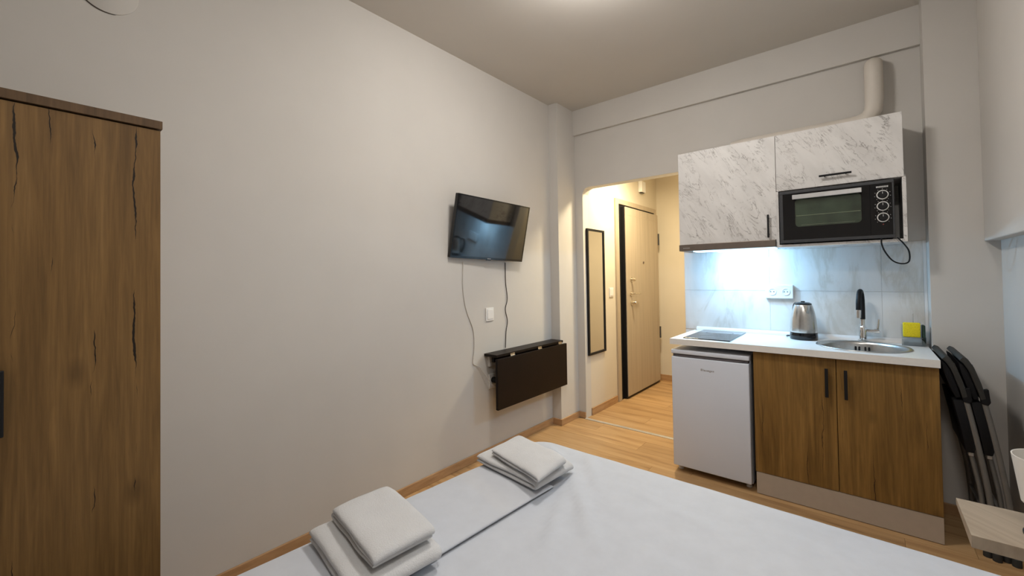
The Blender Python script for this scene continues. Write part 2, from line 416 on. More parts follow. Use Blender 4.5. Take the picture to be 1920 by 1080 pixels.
struct('wall_back', B().prism([(XL-0.1, -0.06), (OPL, -0.06), (OPL, 2.105), (OPL+0.025, 2.15), (OPL+0.06, OPZ), (OPR, OPZ), (OPR, -0.06), (0.7, -0.06), (0.7, ZC), (XL-0.1, ZC)], 1, YB, YB+0.10), 'wall', 'beige kitchen wall with open doorway into the hall', 'wall')
struct('wall_beam', B().box(-2.088, 0.289, YB-0.028, YB, 2.665, ZC), 'wall', 'beige ceiling beam running above the kitchen wall', 'beam')
struct('wall_column', B().box(0.289, 0.70, 3.30, YB, -0.008, ZC), 'wall', 'beige column at right end of kitchen', 'wall')
struct('wall_right', B().box(XR, XR+0.12, YF, 3.30, -0.06, ZC), 'wall', 'recessed beige wall strip at far right edge', 'wall')
struct('wall_right_upper', B().box(0.497, XR, YF, 3.30, 1.483, ZC, 0.004), 'wall', 'upper right wall projecting over the recess', 'wall')
struct('wall_front', B().box(XL-0.1, XR+0.12, YF-0.1, YF, -0.06, ZC), 'wall', 'plain wall behind the bed', 'wall')
struct('ceiling', B().box(XL-0.1, 0.7, YF-0.1, YB+0.1, ZC, ZC+0.1), 'ceiling', 'plain beige ceiling of the room', 'ceiling')
struct('wall_hall_left', B().box(HX-0.1, HX, YB+0.10, HY, -0.06, HZ), 'hallwall', 'yellow lit hall wall with mirror and entrance door', 'wall')
struct('wall_hall_back', B().box(HX-0.1, HXR+0.1, HY, HY+0.1, -0.06, HZ), 'hallwall', 'yellow lit far end wall of the hall', 'wall')
struct('wall_hall_right', B().box(HXR, HXR+0.1, YB+0.10, HY, -0.06, HZ), 'hallwall', 'right hall wall hidden behind the kitchen', 'wall')
struct('ceiling_hall', B().box(HX-0.1, HXR+0.1, YB+0.10, HY+0.1, HZ, HZ+0.08), 'hallwall', 'hall ceiling behind the opening', 'ceiling')
bh, bt = 0.056, 0.013
struct('baseboard_left', B().box(XL, XL+bt, YF, 3.15, 0, bh, 0.003), 'base', 'brown wooden baseboard along the television wall', 'baseboard')
struct('baseboard_pilaster', B().box(XL+bt, -2.088+bt, 3.15-bt, 3.15, 0, bh, 0.002).box(-2.088, -2.088+bt, 3.15, YB-bt, 0, bh, 0.002).box(-2.088, OPL, YB-bt, YB, 0, bh, 0.002), 'base', 'brown baseboard wrapping the corner pilaster', 'baseboard')
struct('baseboard_hall', B().box(HX, HX+bt, YB+0.10, 4.09, 0, 0.07, 0.003), 'base', 'brown baseboard under the hall mirror', 'baseboard')
struct('baseboard_hall_back', B().box(HX, HXR, HY-bt, HY, 0, 0.07, 0.003), 'base', 'brown baseboard on the hall end wall', 'baseboard')
struct('baseboard_column', B().box(0.289, XR, 3.30-bt, 3.30, 0, bh, 0.003), 'base', 'dark brown baseboard at foot of right column', 'baseboard')

# entrance door in the hall
dr = thing('door_1', (HX, 4.65, 0), 'light oak entrance door with black edge in the hall', 'door', kind='structure')
ft = 0.022
fr = B().box(HX+0.001, HX+ft, 4.10, 4.17, 0, 2.155, 0.003).box(HX+0.001, HX+ft, 5.17, 5.225, 0, 2.155, 0.003).box(HX+0.001, HX+ft, 4.17, 5.17, 2.10, 2.155, 0.003)
fr.done('door_frame', 'doorframe', dr)
B().box(HX+0.001, HX+0.010, 4.171, 5.169, 0.002, 2.099).done('rebate', 'black', dr)
lf = B().box(HX+0.050, HX+0.062, 4.245, 5.165, 0.03, 2.072, 0.003).done('door_leaf', 'doorwood', dr)
B().box(HX+0.0105, HX+0.0495, 4.235, 5.163, 0.012, 2.07).done('leaf_edge', 'black', dr)
g = B()
for a in ((4.30, 5.13, 1.985, 1.993), ): g.box(HX+0.0622, HX+0.0632, *a)
g.box(HX+0.0622, HX+0.0632, 5.11, 5.118, 0.1, 1.985)
g.done('groove_line', 'doorframe', lf)
for zz in (1.77, 0.62): B().tube([(HX+0.068, 5.172, zz-0.07), (HX+0.068, 5.172, zz+0.07)], 0.009, 10).done('hinge', 'dkgrey', dr, True)
ry = Matrix.Rotation(math.radians(90), 3, 'Y')
B().lathe([(0.026, 0), (0.026, 0.006), (0.012, 0.008), (0.012, 0.02), (0.02, 0.026), (0.02, 0.045), (0.014, 0.05), (0, 0.05)], (HX+0.0625, 4.36, 1.285), 20, rot=ry).done('lock_knob', 'nickel', lf, True)
hb = B().lathe([(0.026, 0), (0.026, 0.007), (0.010, 0.009), (0.010, 0.045), (0, 0.045)], (HX+0.0625, 4.345, 1.13), 20, rot=ry)
hb.tube([(HX+0.103, 4.345, 1.13), (HX+0.107, 4.40, 1.13), (HX+0.105, 4.50, 1.127)], 0.009, 10)
hb.done('door_handle', 'nickel', lf, True)
B().lathe([(0.030, 0), (0.030, 0.006), (0.018, 0.010), (0.018, 0.05), (0.015, 0.055), (0, 0.055)], (HX+0.0625, 4.36, 1.03), 20, rot=ry).done('lock_cylinder', 'nickel', lf, True)
B().lathe([(0.013, 0), (0.013, 0.008), (0.007, 0.010), (0, 0.010)], (HX+0.0625, 4.70, 1.475), 16, rot=ry).done('peephole', 'hood', lf, True)
def switch(name, c, w_, h_, axis, label, cat, rockers=1, mat='plate'):
    """plate on a wall facing +x (axis 0) or -y (axis 1)"""
    t = thing(name, c, label, cat)
    x, y_, z = c
    if axis == 0:
        B().box(x+0.0005, x+0.009, y_-w_/2, y_+w_/2, z-h_/2, z+h_/2, 0.003).done('plate', mat, t)
        B().box(x+0.0092, x+0.013, y_-w_*0.34, y_+w_*0.34, z-h_*0.36, z+h_*0.36, 0.0015).done('rocker', mat, t)
    return t
switch('wall_switch', (XL, 2.325, 1.05), 0.085, 0.10, 0, 'white square wall switch plate below the television', 'switch')
switch('wall_switch', (HX, 3.995, 1.155), 0.085, 0.095, 0, 'white light switch beside the hall door frame', 'switch')
t = thing('door_chime', (HX, 4.80, 2.36), 'small white chime box high above the hall door', 'chime')
B().box(HX+0.0005, HX+0.045, 4.74, 4.86, 2.31, 2.44, 0.006).done('housing', 'plate', t)
B().box(HX+0.01, HX+0.035, 4.76, 4.84, 2.302, 2.3098).done('grille', 'dkgrey', t)
# mirror
t = thing('wall_mirror', (HX, 3.655, 0.57), 'tall narrow mirror with thin black frame on the hall wall', 'mirror')
y0, y1, z0, z1, fw = 3.497, 3.835, 0.575, 1.782, 0.020
B().box(HX+0.0005, HX+0.020, y0, y0+fw, z0, z1).box(HX+0.0005, HX+0.020, y1-fw, y1, z0, z1).box(HX+0.0005, HX+0.020, y0+fw, y1-fw, z0, z0+fw).box(HX+0.0005, HX+0.020, y0+fw, y1-fw, z1-fw, z1).done('frame', 'black', t)
B().box(HX+0.0005, HX+0.012, y0+fw, y1-fw, z0+fw, z1-fw).done('mirror_glass', 'mirror', t)
# round blanking cover high on left wall
ct = (XL, 0.228, 2.446)
t = thing('wall_cover', ct, 'round painted blanking cover high on left wall', 'cover')
B().lathe([(0.088, 0.0005), (0.088, 0.004), (0.085, 0.006), (0, 0.006)], ct, 40, rot=ry).done('disc', 'wall', t, True)
B().tube([(XL+0.0022, ct[1]+0.0895*math.sin(math.radians(a)), ct[2]-0.0895*math.cos(math.radians(a))) for a in range(-100, 17, 6)], [0.0006+0.0018*min(1, (20-a)/90) for a in range(-100, 17, 6)], 6).done('gap_edge', 'gapline', t)

# ceiling lamps (out of frame, they light the room; the bed one is added fill)
t = thing('dome_lamp', (LAMP[0], LAMP[1], ZC), 'white dome lamp on the ceiling above the foot of the bed', 'lamp')
B().lathe([(0.17, -0.0005), (0.17, -0.028), (0.165, -0.03), (0, -0.03)], (LAMP[0], LAMP[1], ZC), 32).done('base', 'white', t, True)
B().lathe([(0.16*math.cos(math.pi/2*k/10), ZC-0.0305-0.11*math.sin(math.pi/2*k/10)) for k in range(11)], (LAMP[0], LAMP[1], 0), 32).done('dome', 'globe', t, True)
for nm, c, r, mt, lb in (('ceiling_lamp', (FILL_LAMP[0], FILL_LAMP[1], ZC), 0.20, 'fillglass', 'added round fill lamp flush on the ceiling above the bed'),
                     ('ceiling_lamp', (HALL[0], HALL[1], HZ), 0.14, 'halllens', 'small warm ceiling lamp in the hall')):
    t = thing(nm, c, lb, 'lamp')
    B().lathe([(r, -0.0005), (r, -0.03), (r*0.96, -0.034), (0, -0.034)], c, 32).done('base', 'white', t, True)
    B().lathe([(r*0.94, -0.0345), (r*0.92, -0.06), (r*0.8, -0.085), (r*0.5, -0.092), (0, -0.094)], c, 32).done('lamp_glass', mt, t, True)

# ------------------------------------------------------------------ wardrobe
wx = -1.65; wy1 = 0.292; wt = 1.825
t = thing('wardrobe', (-1.9, -0.11, 0), 'rustic brown oak wardrobe with black handle at left edge', 'wardrobe')
B().box(XL+0.003, wx-0.021, -0.51, -0.492, 0, wt-0.026).box(XL+0.003, wx-0.021, wy1-0.021, wy1-0.003, 0, wt-0.026).box(XL+0.003, XL+0.012, -0.492, wy1-0.021, 0.02, wt-0.026).box(XL+0.012, wx-0.021, -0.492, wy1-0.021, 0.05, 0.07).done('carcass', 'oak', t)
B().box(XL+0.003, wx+0.006, -0.515, wy1+0.003, wt-0.025, wt, 0.001).done('top_panel', 'oakedge', t)
for a, b_, hy in ((-0.11, wy1-0.001, -0.045), (-0.508, -0.113, -0.17)):
    d = B().box(wx-0.0205, wx, a, b_, 0.03, wt-0.029, 0.001).done('door', 'oak', t)
    B().box(wx+0.018, wx+0.028, hy-0.012 if hy > -0.1 else hy, hy+0.032 if hy > -0.1 else hy+0.03, 0.955, 1.118, 0.002).box(wx, wx+0.019, hy+0.002, hy+0.014, 0.975, 0.987).box(wx, wx+0.019, hy+0.002, hy+0.014, 1.085, 1.097).done('handle', 'black', d)

# ------------------------------------------------------------------ television
tc_ = Vector((-2.089, 2.282, 1.676)); yw, pt, rl = -0.060, -0.197, -0.024
nn = Vector((math.cos(pt)*math.cos(yw), math.cos(pt)*math.sin(yw), math.sin(pt)))
rr = Vector((-math.sin(yw), math.cos(yw), 0)); uu = nn.cross(rr)
rr2 = rr*math.cos(rl)+uu*math.sin(rl); uu2 = nn.cross(rr2)
MT = Matrix((rr2, uu2, nn)).transposed().to_4x4(); MT.translation = tc_
t = thing('television', (XL, 2.282, 1.45), 'flat black television tilted down on the left wall', 'television')
WV, HV = 0.735, 0.44
B().box(-WV/2, WV/2, -HV/2, HV/2, -0.030, -0.004, 0.004, mat=MT).done('housing', 'blackgloss', t)
bz = B()
e = 0.0095
for a in ((-WV/2, WV/2, HV/2-e, HV/2), (-WV/2, WV/2, -HV/2, -HV/2+0.016), (-WV/2, -WV/2+e, -HV/2+0.016, HV/2-e), (WV/2-e, WV/2, -HV/2+0.016, HV/2-e)): bz.box(*a, -0.0035, 0.0012, mat=MT)
bz.done('bezel', 'blackgloss', t)
B().box(-WV/2+e, WV/2-e, -HV/2+0.016, HV/2-e, -0.0035, 0.0, mat=MT).done('screen', 'screen', t)
lg = B()
for i in range(6): lg.box(-0.018+i*0.006, -0.0145+i*0.006, -HV/2+0.005, -HV/2+0.010, 0.0012, 0.0018, mat=MT)
lg.done('logo', 'logow', t)
B().box(-0.02, 0.02, -HV/2-0.006, -HV/2, -0.012, 0.0, mat=MT).done('sensor', 'dkgrey', t)
B().box(-0.09, 0.09, -0.06, 0.10, -0.036, -0.0305, mat=MT).done('mount_plate', 'dkgrey', t)
B().box(XL+0.0005, XL+0.012, 2.20, 2.36, 1.60, 1.80).tube([(XL+0.01, 2.25, 1.70), tuple(tc_ + rr2*-0.03 - nn*0.034 + uu2*0.02)], 0.012, 8).tube([(XL+0.01, 2.31, 1.70), tuple(tc_ + rr2*0.03 - nn*0.034 + uu2*0.02)], 0.012, 8).done('wall_bracket', 'dkgrey', t)
cb = B().tube([(XL+0.006, 2.058, 1.445), (XL+0.005, 2.055, 1.40), (XL+0.004, 2.052, 1.257), (XL+0.004, 2.08, 1.104), (XL+0.004, 2.147, 0.953), (XL+0.004, 2.157, 0.829), (XL+0.004, 2.142, 0.715), (XL+0.006, 2.17, 0.69), (XL+0.015, 2.207, 0.665), (XL+0.03, 2.27, 0.575), (XL+0.04, 2.335, 0.512), (XL+0.045, 2.39, 0.497)], 0.0032, 8, smooth_path=5)
tag(cb.done('aerial_cable', 'cablew', None, True), 'thin white cable hanging left below the television', 'cable')
cb = B().tube([(XL+0.006, 2.512, 1.445), (XL+0.005, 2.513, 1.40), (XL+0.005, 2.515, 1.286), (XL+0.005, 2.532, 1.158), (XL+0.005, 2.507, 1.075), (XL+0.005, 2.53, 0.98), (XL+0.005, 2.512, 0.90), (XL+0.006, 2.50, 0.772)], 0.0030, 8, smooth_path=5)
tag(cb.done('power_cable', 'black', None, True), 'thin black power cable from television down to drop-leaf table', 'cable')
t = thing('wall_socket', (XL, 2.345, 0.52), 'black plug in wall socket half hidden behind the drop-leaf table', 'socket')
B().box(XL+0.0005, XL+0.010, 2.305, 2.425, 0.49, 0.60, 0.003).done('plate', 'plate', t)
B().lathe([(0.022, 0.0105), (0.022, 0.05), (0.015, 0.06), (0, 0.06)], (XL, 2.345, 0.553), 16, rot=ry).done('plug', 'black', t, True)

# drop-leaf wall table
t = thing('drop_leaf_table', (-2.12, 2.7, 0.37), 'black-brown wall-mounted drop-leaf table folded down below the television', 'table')
B().box(XL+0.0005, -2.055, 2.262, 3.145, 0.742, 0.762, 0.002).done('shelf_board', 'tablewood', t)
B().box(-2.125, -2.103, 2.285, 3.12, 0.70, 0.7415).done('rail', 'tablewood', t)
B().box(XL+0.0005, XL+0.02, 2.30, 3.12, 0.66, 0.7415).done('wall_cleat', 'white', t)
B().box(-2.058, -2.036, 2.252, 3.175, 0.366, 0.733, 0.002).done('leaf', 'tablewood', t)
for yy in (2.44, 2.79, 3.09):
    B().box(-2.0545, -2.0505, yy-0.025, yy+0.025, 0.732, 0.755).tube([(-2.050, yy-0.025, 0.7365), (-2.050, yy+0.025, 0.7365)], 0.0035, 8).done('hinge', 'steel', t)

# ------------------------------------------------------------------ kitchen: tiles, base units
ts = thing('tile_backsplash', (-0.4, YB, 0.9), 'grey-white marbled tile backsplash behind the worktop', 'backsplash', kind='structure')
B().box(-1.089, 0.2885, YB-0.006, YB-0.0005, 0.86, 1.508).done('grout', 'grout', ts)
xs = [-1.089, -0.506, 0.088, 0.2745]; zs = [0.90, 1.2055, 1.508]
for i in range(3):
    for j in range(2):
        B().box(xs[i]+0.0009, xs[i+1]-0.0009, YB-0.0085, YB-0.0061, zs[j]+0.0009, zs[j+1]-0.0009, 0.0006).done('tile', 'tile', ts)
B().box(0.2750, 0.2885, YB-0.0125, YB-0.0061, 0.90, 1.508, 0.001).done('edge_trim', 'white', ts)

wk = thing('worktop', (-0.37, 3.15, 0.86), 'long white kitchen worktop over fridge and oak cabinet', 'worktop')
wo = B()
# worktop slab with an elliptical sink hole
SX, SY, SRX, SRY = -0.013, 3.155, 0.216, 0.222
def worktop():
    bm = wo.bm; x0, x1, ya, yb, z0, z1 = -1.015, 0.277, 2.868, YB-0.0125, 0.860, 0.898
    n = 48; inner = []; outer = []
    for k in range(n):
        a = 2*math.pi*k/n; dx, dy = math.cos(a), math.sin(a)
        inner.append((SX+dx*(SRX-0.012), SY+dy*(SRY-0.012)))
        bx0, bx1 = SX-0.262, SX+0.262
        sc = min((0.262/abs(dx)) if abs(dx) > 1e-6 else 9, ((yb-SY if dy > 0 else SY-ya)/abs(dy)) if abs(dy) > 1e-6 else 9)
        outer.append((SX+dx*sc, SY+dy*sc))
    corners = [(SX+0.262, yb), (SX-0.262, yb), (SX-0.262, ya), (SX+0.262, ya)]
    for z, flip in ((z1, False), (z0, True)):
        vi = [bm.verts.new((*p, z)) for p in inner]; vo = [bm.verts.new((*p, z)) for p in outer]
        for k in range(n): bm.faces.new((vi[k], vo[k], vo[(k+1) % n], vi[(k+1) % n]))
        if not flip: top_i = vi
        else:
            for k in range(n): bm.faces.new((vi[k], vi[(k+1) % n], top_i[(k+1) % n], top_i[k]))
        # small corner fills
        for cx, cy_ in corners:
            near = sorted(range(n), key=lambda k: (outer[k][0]-cx)**2+(outer[k][1]-cy_)**2)[:2]
            bm.faces.new((vo[near[0]], vo[near[1]], bm.verts.new((cx, cy_, z))))
    for (xa, xb) in ((x0, SX-0.262), (SX+0.262, x1)): wo.box(xa, xb, ya, yb, z0, z1)
    wo.box(SX-0.262, SX+0.262, ya-0.0008, ya, z0, z1); wo.box(SX-0.262, SX+0.262, yb, yb+0.0008, z0, z1)
worktop()
wo.done('slab', 'worktop', wk)
B().prism([(YB-0.013, 0.8985), (YB-0.036, 0.8985), (YB-0.032, 0.912), (YB-0.020, 0.925), (YB-0.013, 0.925)], 0, -1.0, 0.274).done('wall_strip', 'white', wk)

cab = thing('base_cabinet', (-0.125, 3.1, 0), 'oak base cabinet with two doors and black handles under the sink', 'cabinet')
B().box(-0.524, -0.506, 2.916, 3.43, 0, 0.8585).box(0.257, 0.275, 2.916, 3.43, 0, 0.8585).box(-0.506, 0.257, 3.42, 3.43, 0.13, 0.8585).box(-0.506, 0.257, 2.93, 3.42, 0.13, 0.146).done('carcass', 'oak2', cab)
for a, b_, hx in ((-0.523, -0.1255, -0.166), (-0.1225, 0.2745, -0.083)):
    d = B().box(a, b_, 2.897, 2.9155, 0.134, 0.853, 0.001).done('door', 'oak2', cab)
    B().box(hx-0.0075, hx+0.0075, 2.866, 2.876, 0.644, 0.801, 0.002).box(hx-0.005, hx+0.005, 2.876, 2.897, 0.665, 0.675).box(hx-0.005, hx+0.005, 2.876, 2.897, 0.77, 0.78).done('handle', 'black', d)
B().box(-0.520, 0.2745, 2.900, 2.9155, 0.003, 0.131, 0.001).done('plinth', 'kick', cab)

fg = thing('fridge', (-0.78, 3.1, 0), 'small white under-counter fridge with grip slot along the top', 'fridge')
B().box(-1.012, -0.545, 2.938, 3.40, 0.03, 0.80, 0.004).done('body', 'fridge', fg)
d = B().box(-1.012, -0.545, 2.884, 2.934, 0.045, 0.776, 0.006, 3).done('door', 'fridge', fg, True)
B().box(-1.014, -0.543, 2.886, 3.41, 0.795, 0.823, 0.005, 3).done('top_board', 'fridge', fg, True)
B().box(-1.005, -0.552, 2.900, 2.937, 0.7765, 0.7945).done('grip_recess', 'fridgegap', fg)
B().prism([(-0.985, 0.778), (-0.60, 0.778), (-0.575, 0.790), (-0.985, 0.790)], 1, 2.8895, 2.8995).done('grip_shadow_lip', 'fridgegap', fg)
lg = B(); x = -0.824
for i, (wd, lo, hi) in enumerate([(0.008, 0, 0.014), (0.004, 0, 0.014), (0.008, 0, 0.009), (0.006, 0, 0.009), (0.010, 0, 0.009), (0.007, -0.004, 0.009), (0.007, 0, 0.009), (0.006, 0, 0.009)]):
    lg.box(x, x+wd, 2.8832, 2.8839, 0.700+lo, 0.700+hi); x += wd+0.0035
lg.done('logo', 'logo', d)
for xx in (-0.985, -0.572):
    B().lathe([(0.016, 0.0005), (0.016, 0.012), (0.009, 0.014), (0.009, 0.032), (0, 0.032)], (xx, 2.96, 0), 14).done('foot', 'white', fg, True)

# hob
t = thing('hob', (-0.80, 3.17, 0.8985), 'black glass two-zone hob set in worktop left end', 'hob')
B().box(-0.945, -0.655, 2.922, 3.405, 0.8987, 0.9045, 0.002).done('glass', 'hobglass', t)
for cy_, r in ((3.05, 0.075), (3.27, 0.09)):
    rg = B()
    rg.lathe([(r, 0.9046), (r, 0.9049), (r-0.004, 0.9049), (r-0.004, 0.9046)], (-0.80, cy_, 0), 36, cap=False)
    rg.done('cooking_zone', 'hobring', t)
# sink
t = thing('sink', (SX, SY, 0.9), 'round stainless steel sink bowl inset in the worktop', 'sink')
B().lathe([(1.0, 0.8988), (1.0, 0.901), (0.985, 0.9035), (0.93, 0.9035), (0.895, 0.899), (0.875, 0.885), (0.86, 0.84), (0.83, 0.78), (0.70, 0.752), (0.2, 0.745), (0.0, 0.745)], (SX, SY, 0), 56, sx=SRX, sy=SRY, cap=False).done('bowl', 'sinksteel', t, True, 60)
for k in range(4):
    xx = SX-0.030+[0, 0.017, 0.045, 0.062][k]
    yy = SY+SRY*math.sqrt(max(0, 1-((xx-SX)/SRX)**2))*0.862
    B().rrect(xx-0.0045, xx+0.0045, 0.845, 0.872, 0.0044, yy-0.006, yy-0.004).done('overflow_slot', 'black', t)
B().lathe([(0.035, 0.7455), (0.035, 0.748), (0.02, 0.7485), (0, 0.7485)], (SX, SY, 0), 24).done('drain', 'chrome', t, True)
# tap
t = thing('kitchen_tap', (-0.008, 3.385, 0.898), 'chrome sink tap with black arched spout and side lever', 'tap')
c = (-0.008, 3.388, 0)
B().lathe([(0.026, 0.9036), (0.026, 0.908), (0.020, 0.911), (0.0195, 0.985), (0.016, 0.990), (0.0125, 1.0), (0.0125, 1.036), (0, 1.036)], c, 24).done('body', 'chrome', t, True)
B().tube([(-0.006, 3.388, 1.0365), (-0.006, 3.388, 1.12), (-0.007, 3.382, 1.17), (-0.011, 3.358, 1.205), (-0.016, 3.325, 1.212), (-0.021, 3.295, 1.19), (-0.024, 3.280, 1.15), (-0.025, 3.276, 1.10)], 0.0125, 14, smooth_path=4).done('spout', 'black', t, True)
B().tube([(-0.025, 3.276, 1.0995), (-0.0255, 3.275, 1.075), (-0.026, 3.274, 1.052)], [0.013, 0.0125, 0.0115], 14).done('spray_tip', 'chrome', t, True)
lv = B().tube([(0.0105, 3.388, 0.965), (0.045, 3.386, 0.967)], 0.011, 14).tube([(0.046, 3.386, 0.967), (0.07, 3.385, 0.968)], 0.014, 14)
lv.tube([(0.062, 3.385, 0.982), (0.066, 3.385, 1.01), (0.068, 3.384, 1.04)], [0.006, 0.005, 0.004], 10).done('lever', 'chrome', t, True)
# kettle
kc = (-0.303, 3.305, 0)
t = thing('kettle', (kc[0], kc[1], 0.8985), 'brushed steel electric kettle with black base on the worktop', 'kettle')
B().lathe([(0.074, 0.8988), (0.076, 0.902), (0.076, 0.925), (0.0745, 0.944), (0, 0.944)], kc, 36).done('base', 'blackgloss', t, True)
B().lathe([(0.073, 0.9445), (0.074, 0.955), (0.073, 0.98), (0.069, 1.03), (0.062, 1.075), (0.053, 1.11), (0.048, 1.122), (0, 1.123)], kc, 40).done('body', 'steel', t, True)
B().lathe([(0.048, 1.1235), (0.047, 1.130), (0.036, 1.137), (0.012, 1.139), (0.011, 1.145), (0, 1.146)], kc, 32).done('lid', 'blackgloss', t, True)
# spout points toward the room, handle behind
sp_ = B().prism([(-0.020, 0), (0.020, 0), (0.004, -0.040), (-0.004, -0.040)], 1, 0, 0.001)
sp_.bm.free(); sp_ = B()
v = [sp_.bm.verts.new(p) for p in ((-0.30, 3.256, 1.118), (-0.262, 3.266, 1.118), (-0.272, 3.232, 1.122), (-0.284, 3.247, 1.068), (-0.268, 3.252, 1.068))]
for f in ((0, 3, 2), (2, 3, 4), (2, 4, 1), (0, 2, 1), (0, 1, 4, 3)): sp_.bm.faces.new([v[i] for i in f])
sp_.done('spout', 'steel', t)
B().tube([(-0.335, 3.345, 1.125), (-0.352, 3.372, 1.12), (-0.362, 3.388, 1.08), (-0.363, 3.39, 1.02), (-0.358, 3.382, 0.97), (-0.352, 3.374, 0.955)], 0.010, 10, smooth_path=4).done('handle', 'black', t, True)
B().tube([(-0.372, 3.34, 0.909), (-0.392, 3.335, 0.913), (-0.405, 3.37, 0.905), (-0.398, 3.405, 0.9025), (-0.37, 3.408, 0.9025)], 0.0033, 8, smooth_path=5).done('cord', 'black', t, True)
# double socket
t = thing('double_socket', (-0.448, YB, 1.2), 'white double wall socket on the tiled backsplash', 'socket')
B().box(-0.530, -0.366, YB-0.034, YB-0.0107, 1.153, 1.248, 0.004).done('plate', 'plate', t)
rx = Matrix.Rotation(math.radians(90), 3, 'X')
for xx in (-0.488, -0.408):
    o = B()
    o.lathe([(0.024, 0.0342), (0.024, 0.037), (0.0195, 0.037), (0.0195, 0.0345), (0, 0.0345)], (xx, YB, 1.20), 24, rot=rx)
    o = o.done('outlet', 'plate', t, True)
    for s in (-1, 1): B().lathe([(0.0035, 0.0346), (0.0035, 0.0352), (0, 0.0352)], (xx+s*0.0095, YB, 1.20), 10, rot=rx).done('pin_hole', 'dkgrey', o)
# caddy, sponge, scourer
t = thing('sponge_caddy', (0.218, 3.36, 0.8985), 'clear plastic sponge caddy in right worktop corner', 'caddy')
x0, x1, ya, yb, z0, z1 = 0.166, 0.268, 3.325, 3.400, 0.8987, 0.950
B().box(x0, x1, ya, ya+0.002, z0, z1).box(x0, x1, yb-0.002, yb, z0, z1+0.065).box(x0, x0+0.002, ya+0.002, yb-0.002, z0, z1).box(x1-0.002, x1, ya+0.002, yb-0.002, z0, z1).box(x0+0.002, x1-0.002, ya+0.002, yb-0.002, z0, z0+0.003).done('box', 'pane', t)
B().box(x0+0.0021, 0.2525, ya+0.0021, yb-0.0021, 0.943, 0.9478).done('tray', 'pane', t)
B().tube([(0.221, 3.402, 0.96), (0.221, 3.403, 1.07), (0.221, 3.403, 1.08)], 0.0018, 8).done('hook_wire', 'chrome', t, True)
t = thing('sponge', (0.21, 3.345, 0.945), 'yellow kitchen sponge standing in the clear caddy', 'sponge')
B().box(0.172, 0.246, 3.3275, 3.352, 0.948, 1.032, 0.006, 3).done('foam', 'sponge', t, True)
B().box(0.173, 0.247, 3.3522, 3.360, 0.949, 1.031, 0.002).done('scouring_layer', 'scour', t)
tag(B().box(0.2535, 0.2655, 3.328, 3.390, 0.9022, 1.018, 0.003).done('scouring_pad', 'scour'), 'dark green scouring pad standing beside yellow sponge', 'scourer')

# ------------------------------------------------------------------ upper cabinets
YU = 3.12; yd = YU+0.018
uc = thing('wall_cabinet', (-0.715, 3.28, 1.54), 'white marbled wall cabinet over the cooker hood', 'cabinet')
B().box(-1.016, -0.999, yd+0.001, YB-0.012, 1.5425, 2.205).box(-0.43, -0.4165, yd+0.001, YB-0.012, 1.5425, 2.205).box(-0.999, -0.43, yd+0.001, YB-0.012, 2.188, 2.205).box(-0.999, -0.43, yd+0.001, YB-0.012, 1.5425, 1.558).done('carcass', 'marble', uc)
d = B().box(-1.016, -0.412, YU, yd, 1.5435, 2.205, 0.001).done('door', 'marble', uc)
B().box(-0.461, -0.450, YU-0.030, YU-0.021, 1.557, 1.704, 0.002).box(-0.459, -0.452, YU-0.021, YU, 1.575, 1.583).box(-0.459, -0.452, YU-0.021, YU, 1.678, 1.686).done('handle', 'black', d)
oc = thing('oven_cabinet', (-0.11, 3.28, 1.49), 'white marbled wall cabinet with open niche holding the oven', 'cabinet')
B().box(-0.4155, -0.3995, YU+0.001, YB-0.012, 1.492, 1.846).box(0.176, 0.192, YU+0.001, YB-0.012, 1.492, 1.846).box(-0.3995, 0.176, YU+0.001, YB-0.012, 1.492, 1.508).done('niche', 'marble', oc)
B().box(-0.4155, 0.192, yd+0.001, YB-0.012, 1.8465, 1.862).box(-0.4155, -0.3995, yd+0.001, YB-0.012, 1.862, 2.205).box(0.170, 0.186, yd+0.001, YB-0.012, 1.862, 2.205).box(-0.3995, 0.170, yd+0.001, YB-0.012, 2.189, 2.205).done('carcass', 'marble', oc)
d = B().box(-0.4095, 0.184, YU, yd, 1.848, 2.205, 0.001).done('flap_door', 'marble', oc)
B().tube([(-0.188, YU-0.028, 1.9045), (-0.036, YU-0.028, 1.9045)], 0.006, 10).tube([(-0.162, YU-0.028, 1.9045), (-0.162, YU, 1.9045)], 0.004, 8).tube([(-0.062, YU-0.028, 1.9045), (-0.062, YU, 1.9045)], 0.004, 8).done('handle', 'black', d, True)
# hood
hd = thing('cooker_hood', (-0.715, 3.27, 1.49), 'slim bronze-grey cooker hood glowing blue-white under the wall cabinet', 'hood')
B().box(-1.014, -0.4175, 3.098, YB-0.013, 1.497, 1.542, 0.002).done('body', 'hood', hd)
lg = B()
for i in range(9): lg.box(-0.985+i*0.0052, -0.982+i*0.0052, 3.0972, 3.0979, 1.514, 1.520)
lg.done('logo', 'silver', hd)
B().box(-0.93, -0.43, 3.14, 3.26, 1.4895, 1.4968, 0.001).done('strip_lens', 'lens', hd)
B().box(-0.81, -0.59, 3.31, 3.36, 1.489, 1.4968, 0.001).done('lamp_lens', 'lens', hd)
# oven
ov = thing('mini_oven', (-0.11, 3.27, 1.509), 'black countertop oven with three chrome-ringed knobs in the niche', 'oven')
oy = 3.108; x0, x1, z0, z1 = -0.392, 0.142, 1.515, 1.838
B().box(x0+0.004, x1-0.004, oy+0.003, 3.40, z0+0.003, z1-0.003).done('body', 'black', ov)
b_ = 0.018
f = B()
for a in ((x0, x1, z1-b_, z1), (x0, x1, z0, z0+b_), (x0, x0+b_, z0+b_, z1-b_), (x1-0.008, x1, z0+b_, z1-b_)): f.box(a[0], a[1], oy-0.008, oy+0.0025, a[2], a[3], 0.002)
f.done('front_frame', 'dkgrey', ov)
xd = 0.040
dd = B()
wx0, wx1, wz0, wz1 = -0.312, 0.003, 1.612, 1.783
